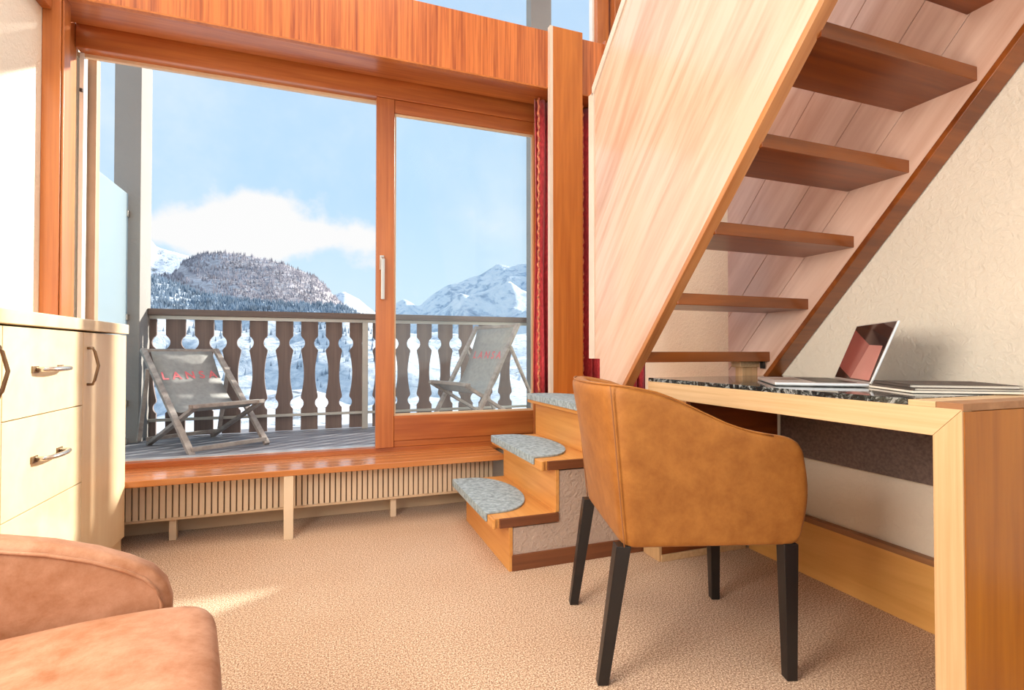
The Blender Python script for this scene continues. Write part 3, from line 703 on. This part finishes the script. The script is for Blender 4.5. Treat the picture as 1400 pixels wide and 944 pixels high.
# ------------------------------------------------------------------ pale cabinet on the left
def cabinet():
    r = root('sideboard', (-.96, 1.9, 0), 'pale birch sideboard with drawers and a narrow door by the left wall', 'cabinet')
    obj('body', B(-1.109, -.822, 1.235, 2.595, .0, .950), 'birch_v', r)
    obj('top', B(-1.109, -.793, 1.225, 2.602, .955, .995), 'birch', r, bevel=.003)
    def pull(par, pts, ends):
        obj('pull', MB().tube(pts, .0045, 8), 'bronze', par, smooth=True)
        for e in ends: obj('mount', B(*e), 'bronze', par)
    def drawer(y0, y1, z0, z1):
        d = obj('drawer', B(-.821, -.800, y0 + .0015, y1 - .0015, z0 + .0015, z1 - .0015), 'birch', r, bevel=.0015)
        yc = (y0 + y1) / 2; zc = (z0 + z1) / 2 + .006
        h = obj('pull', MB().tube([(-.797, yc - .072, zc), (-.772, yc - .068, zc), (-.764, yc - .03, zc), (-.762, yc, zc), (-.764, yc + .03, zc), (-.772, yc + .068, zc), (-.797, yc + .072, zc)], .0075, 8), 'pull', d, smooth=True)
        obj('backplate', B(-.800, -.797, yc - .095, yc - .060, zc - .010, zc + .010).box(-.800, -.797, yc + .055, yc + .090, zc - .010, zc + .010), 'bronze', d)
    for z0, z1 in ((.694, .950), (.427, .694), (.10, .427)): drawer(1.715, 2.188, z0, z1)
    def door(y0, y1, hy, z0=.10):
        d = obj('door', B(-.821, -.800, y0 + .0015, y1 - .0015, z0, .9485), 'birch_v', r, bevel=.0015)
        obj('handle', MB().tube([(-.800, hy, .893), (-.784, hy, .893), (-.779, hy + .002, .880), (-.770, hy + .008, .83), (-.779, hy + .002, .778), (-.784, hy, .764), (-.800, hy, .764)], .005, 8), 'bronze', d, smooth=True)
    door(2.188, 2.595, 2.222)
    door(1.238, 1.715, 1.668)
    obj('plinth', B(-.830, -.812, 1.235, 2.595, .0, .098), 'birch_v', r)
cabinet()

# ------------------------------------------------------------------ balcony
bd = root('balcony_deck', (0.2, 3.6, 0.2), 'weathered grey balcony floor boards outside the door', 'deck', kind='structure')
obj('slab', B(-2.2, 3.4, 3.03, 4.30, 0.10, 0.262), 'concrete', bd)
y = 3.035
while y < 4.28:
    obj('board', B(-2.2, 3.4, y, y + .114, .264, .294 + random.uniform(-.001, .001)), 'deck', bd, bevel=.003); y += .120
for nm, x0, x1, y1, lab in (('concrete_pillar', -1.278, -1.133, 4.12, 'grey concrete pillar beside the frosted glass screen'), ('concrete_pillar', 1.580, 1.765, 4.01, 'grey concrete pillar seen above the header and beyond the right pane')):
    o = struct(nm, B(x0, x1, 3.90, y1, .295, 5.6), 'concrete', lab, 'pillar', bevel=.004)
gs = root('glass_screen', (-1.2, 3.42, .30), 'frosted glass privacy screen at the left end of the balcony', 'screen')
obj('pane', B(-1.206, -1.196, 2.99 + .05, 3.885, .33, 1.886), 'frost', gs, bevel=.001)
for z in (1.76, 1.10, .55): obj('clamp', B(-1.214, -1.188, 3.865, 3.90, z - .02, z + .02), 'steel', gs, bevel=.003)
obj('bottom_channel', B(-1.215, -1.187, 3.04, 3.885, .295, .335), 'alu', gs)

rl = root('balcony_railing', (0.2, 4.12, .295), 'brown balcony railing of boards with turned-shape cut-outs', 'railing')
obj('top_rail', B(-1.132, 1.70, 4.05, 4.19, 1.128, 1.172), 'rail', rl, bevel=.004)
obj('under_rail', B(-1.132, 1.70, 4.085, 4.105, 1.104, 1.128), 'galv', rl)
obj('bottom_bar', B(-1.132, 1.70, 4.080, 4.098, .405, .425), 'galv', rl, bevel=.002)
obj('post', B(.255, .297, 4.06, 4.10, .295, 1.104), 'galv', rl, bevel=.002)
def gap_half(z):
    b = .027
    for zc, R in ((.945, .054), (.497, .046)):
        if abs(z - zc) < R: b = max(b, math.sqrt(R * R - (z - zc) ** 2))
    if .54 < z < .895: b = max(b, .024 + .023 * math.sin(PI * (z - .54) / .355) ** 0.9)
    return b
def board_mesh(name):
    bm = bmesh.new(); n = 76; zz = [.30 + (1.104 - .30) * i / n for i in range(n + 1)]
    Vf = []
    for z in zz:
        h = .086 - gap_half(z)
        Vf.append([bm.verts.new((sx * h, yv, z)) for sx, yv in ((-1, 0), (1, 0), (1, .022), (-1, .022))])
    for A, Bv in zip(Vf, Vf[1:]):
        for k in range(4): bm.faces.new((A[k], A[(k + 1) % 4], Bv[(k + 1) % 4], Bv[k]))
    bm.faces.new(Vf[0][::-1]); bm.faces.new(Vf[-1])
    return bm
bo = None
for k in range(-1, 15):
    xc = -1.068 + .172 * k + .086
    if k == -1: xc = -1.068 - .086 + .0
    if bo is None:
        bo = obj('baluster_board', board_mesh('b'), 'board', rl); o = bo
    else:
        o = bpy.data.objects.new('baluster_board', bo.data); COL.objects.link(o); put(o, rl)
    o.location = (xc, 4.108, 0)

# deck chairs -------------------------------------------------------
def letters(text, size, mat, parent, fn, s_mid, t_mid):
    cu = bpy.data.curves.new('print', 'FONT'); cu.body = text; cu.size = size; cu.align_x = 'CENTER'; cu.align_y = 'CENTER'; cu.space_character = 1.6; cu.offset = 0.0015
    tmp = bpy.data.objects.new('tmp', cu); COL.objects.link(tmp); dg = bpy.context.evaluated_depsgraph_get()
    me = bpy.data.meshes.new_from_object(tmp.evaluated_get(dg)); bpy.data.objects.remove(tmp)
    for q in me.vertices: q.co = fn(s_mid + q.co.x, t_mid + q.co.y)
    o = link('lettering', me, mat, parent); return o
def deck_chair(cx, cy, h, at, zt, as_, zs, ar, W, label):
    ZD = .2955; f = Vector((math.cos(h), math.sin(h), 0)); s = Vector((f.y, -f.x, 0)) * -1    # s: to the sitter's left
    r = root('deck_chair', (cx, cy, ZD), label, 'deck chair', 'folding deck chairs on the balcony')
    O = Vector((cx, cy, ZD))
    def P(a, v, z): return O - f * a + s * v + Vector((0, 0, z))
    hw = W / 2
    for sg in (1, -1):
        obj('long_rail', MB().bar(P(0, sg * hw, .004), P(at, sg * hw, zt), .022, .034, up=s), 'weathered', r, bevel=.002)
        obj('seat_rail', MB().bar(P(ar, sg * (hw - .028), .004), P(as_ - .02, sg * (hw - .028), zs), .020, .032, up=s), 'weathered', r, bevel=.002)
        q = .80
        obj('prop', MB().bar(P(at * q, sg * (hw + .022), zt * q), P(ar * 1.02, sg * (hw + .022), .03), .016, .024, up=s), 'weathered', r, bevel=.002)
    obj('top_bar', MB().bar(P(at * .985, hw, zt * .985), P(at * .985, -hw, zt * .985), .022, .022), 'weathered', r, bevel=.002)
    obj('front_bar', MB().bar(P(as_, hw, zs), P(as_, -hw, zs), .022, .022), 'weathered', r, bevel=.002)
    obj('foot_bar', MB().bar(P(.012, hw, .035), P(.012, -hw, .035), .018, .024), 'weathered', r, bevel=.002)
    obj('rear_bar', MB().bar(P(ar - .03, hw, .04), P(ar - .03, -hw, .04), .018, .024), 'weathered', r, bevel=.002)
    # sling: bezier curve from top to front bar
    A = Vector((at * .985, zt * .985 + .012)); D = Vector((as_, zs + .012)); Bc = Vector((at * .62, zs * .72)); Cc = Vector((at * .42, zs * .62))
    def bez(t): return A * (1 - t) ** 3 + Bc * 3 * t * (1 - t) ** 2 + Cc * 3 * t * t * (1 - t) + D * t ** 3
    bm = bmesh.new(); n = 24; rows = []
    for i in range(n + 1):
        p = bez(i / n); rows.append([bm.verts.new(P(p.x, sv * (hw - .035), p.y)) for sv in (-1, -.5, 0, .5, 1)])
    for a, b in zip(rows, rows[1:]):
        for k in range(4): bm.faces.new((a[k], a[k + 1], b[k + 1], b[k]))
    sl_ = obj('sling', bm, 'sling', r, smooth=True); m = sl_.modifiers.new('s', 'SOLIDIFY'); m.thickness = .003; m.offset = 0
    L = (Bc - A).length * 2.2
    def on(sx, ty):
        t = .17 - ty / L; p = bez(t); p2 = bez(t + .01); d = (p2 - p).normalized(); nn = Vector((-d.y, d.x)) if d.x < 0 else Vector((d.y, -d.x))
        # normal pointing to the sitter (forwards and up)
        if nn.y < 0: nn = -nn
        p = p + nn * .004
        return P(p.x, sx, p.y)
    # text reads left to right as seen from the front: x runs towards the sitter's left
    letters('LANSA', .078, 'letter', sl_, on, 0.0, 0.0)
    return r
deck_chair(-.528, 3.425, -.935, .645, .60, .037, .274, .62, .44, 'grey canvas deck chair standing left on the balcony by the concrete pillar')
deck_chair(.745, 3.392, -2.815, .436, .777, .033, .372, .657, .50, 'grey canvas deck chair seen through the right glass pane')

# ------------------------------------------------------------------ landscape
def interp(L, x):
    if x <= L[0][0]: return L[0][1] + (x - L[0][0]) * (L[1][1] - L[0][1]) / (L[1][0] - L[0][0]) * .3
    for a, b in zip(L, L[1:]):
        if x <= b[0]: return a[1] + (b[1] - a[1]) * (x - a[0]) / (b[0] - a[0])
    return L[-1][1] + (x - L[-1][0]) * (L[-1][1] - L[-2][1]) / (L[-1][0] - L[-2][0]) * .3
def massif(name, ridge, D, u0, u1, base, depth, amp, freq, mat, label, cat, nx=150, ny=46, power=1.0, kind=None, back=.35):
    """height field whose crest lies near y=D and follows the ridge profile (x/y, rise/y); it falls away on both sides"""
    bm = bmesh.new(); V = []
    for j in range(ny + 1):
        t = -1 + (1 + back) * j / ny; row = []
        for i in range(nx + 1):
            u = u0 + (u1 - u0) * i / nx; y = D * (1 + depth * t); x = u * D * (1 + depth * t * .35)
            top = interp(ridge, u) * D + .88
            k = (1 - abs(t)) if t < 0 else (1 - t * 1.3)
            k = max(0, k) ** power
            hgt = base + (top - base) * k
            nz = mnoise.fractal(Vector((x * freq, y * freq, 3.1)), 0.9, 2.1, 6) * amp
            nz -= abs(mnoise.noise(Vector((x * freq * .8, y * freq * .8, 9.0)))) * amp * .6
            fade = 0.18 + .82 * min(1, abs(t) * 4)
            row.append(bm.verts.new((x, y, hgt + nz * fade)))
        V.append(row)
    for j in range(ny):
        for i in range(nx): bm.faces.new((V[j][i], V[j][i + 1], V[j + 1][i + 1], V[j + 1][i]))
    o = obj(name, bm, mat, None, smooth=True); tag(o, label, cat, None, kind); return o
HILL = [(-.5, .10), (-.3609, .12), (-.2786, .126), (-.2402, .1325), (-.2297, .1535), (-.2083, .1667), (-.1642, .1734), (-.1185, .1690), (-.0771, .1600), (-.0529, .1504), (-.022, .1388), (-.0018, .121), (.011, .1045), (.03, .085), (.06, .05), (.12, .0)]
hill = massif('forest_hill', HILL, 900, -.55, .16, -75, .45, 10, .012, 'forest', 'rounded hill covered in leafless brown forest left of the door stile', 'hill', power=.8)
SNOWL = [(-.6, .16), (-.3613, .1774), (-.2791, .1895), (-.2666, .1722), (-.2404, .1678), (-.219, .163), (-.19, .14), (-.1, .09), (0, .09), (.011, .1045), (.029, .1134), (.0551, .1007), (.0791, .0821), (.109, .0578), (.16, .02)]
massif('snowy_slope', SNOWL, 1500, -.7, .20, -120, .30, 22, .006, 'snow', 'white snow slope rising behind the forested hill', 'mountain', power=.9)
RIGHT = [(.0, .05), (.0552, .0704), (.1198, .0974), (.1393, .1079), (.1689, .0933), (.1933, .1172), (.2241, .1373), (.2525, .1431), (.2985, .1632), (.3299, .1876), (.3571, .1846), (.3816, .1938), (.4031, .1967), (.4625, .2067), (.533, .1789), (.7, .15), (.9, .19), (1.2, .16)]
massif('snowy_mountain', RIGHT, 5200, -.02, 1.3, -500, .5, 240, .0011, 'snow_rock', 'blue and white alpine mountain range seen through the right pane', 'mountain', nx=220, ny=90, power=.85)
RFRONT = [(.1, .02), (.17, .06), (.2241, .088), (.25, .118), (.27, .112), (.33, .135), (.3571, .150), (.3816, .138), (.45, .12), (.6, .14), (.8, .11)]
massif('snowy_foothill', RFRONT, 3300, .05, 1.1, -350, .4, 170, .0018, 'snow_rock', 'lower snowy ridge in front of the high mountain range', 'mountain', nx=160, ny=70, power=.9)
# valley ground: from below the balcony down and up to the hills
bm = bmesh.new(); V = []; nx, ny = 130, 90
for j in range(ny + 1):
    y = 14 + (1150 - 14) * (j / ny) ** 1.7; row = []
    for i in range(nx + 1):
        x = (-1.0 + 2.4 * i / nx) * (y + 18)
        prof = [(14, -10), (60, -22), (160, -38), (350, -34), (600, -18), (900, 26), (1150, 40)]
        z = interp(prof, y) + mnoise.fractal(Vector((x * .012, y * .012, 1.0)), .9, 2.1, 5) * min(14, y * .035)
        row.append(bm.verts.new((x, y, z)))
    V.append(row)
for j in range(ny):
    for i in range(nx): bm.faces.new((V[j][i], V[j][i + 1], V[j + 1][i + 1], V[j + 1][i]))
struct('valley_ground', bm, 'snow', 'snow covered valley side seen between the railing boards', 'ground', smooth=True)
# forests: countless trees, one mesh each
def forest(name, label, mat, n, xr, yr, hfn, size, accept):
    bm = bmesh.new(); k = 0; tries = 0
    while k < n and tries < n * 12:
        tries += 1
        x = random.uniform(*xr); y = random.uniform(*yr)
        if not accept(x, y): continue
        z = hfn(x, y)
        if z is None: continue
        h = random.uniform(*size); rr = h * random.uniform(.16, .24)
        tip = bm.verts.new((x, y, z + h)); b = [bm.verts.new((x + rr * math.cos(a), y + rr * math.sin(a), z - h * .1)) for a in (0, 1.57, 3.14, 4.71)]
        for i in range(4): bm.faces.new((b[i], b[(i + 1) % 4], tip))
        k += 1
    o = obj(name, bm, mat, None); tag(o, label, 'forest', None, 'stuff'); return o
LOW = [(-.6, .115), (-.36, .118), (-.27, .124), (-.235, .113), (-.20, .098), (-.15, .090), (-.05, .086), (.0, .088), (.03, .085), (.06, .07), (.12, .04), (.2, .0)]
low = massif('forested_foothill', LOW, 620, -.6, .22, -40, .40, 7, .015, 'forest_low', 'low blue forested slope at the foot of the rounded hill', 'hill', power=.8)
bpy.context.view_layer.update()
dg = bpy.context.evaluated_depsgraph_get()
from mathutils.bvhtree import BVHTree
def topz(o):
    b = BVHTree.FromObject(o, dg)
    def fn(x, y):
        p = b.ray_cast(Vector((x, y, 2000)), Vector((0, 0, -1)))[0]
        return p.z if p is not None else None
    return fn
hz = topz(hill)
def hill_ok(x, y):
    z = hz(x, y)
    if z is None: return False
    uu, vv = x / y, (z - .88) / y
    d = abs((uu + .232) * .62 + (vv - .138) * .78)      # bare cleared strip down the left flank
    if d < .0055 and -.24 < uu < -.185: return False
    return mnoise.noise(Vector((x * .012, y * .012, 0))) > -.45
lz = topz(low)
def low_ok(x, y):
    z = lz(x, y)
    return z is not None and (z / y > .062 or random.random() < .06) and mnoise.noise(Vector((x * .02, y * .02, 5))) > -.62
forest('hill_forest', 'bare grey brown trees covering the rounded hill', 'tree_dark', 9000, (-420, 30), (560, 920), hz, (3, 6.5), hill_ok)
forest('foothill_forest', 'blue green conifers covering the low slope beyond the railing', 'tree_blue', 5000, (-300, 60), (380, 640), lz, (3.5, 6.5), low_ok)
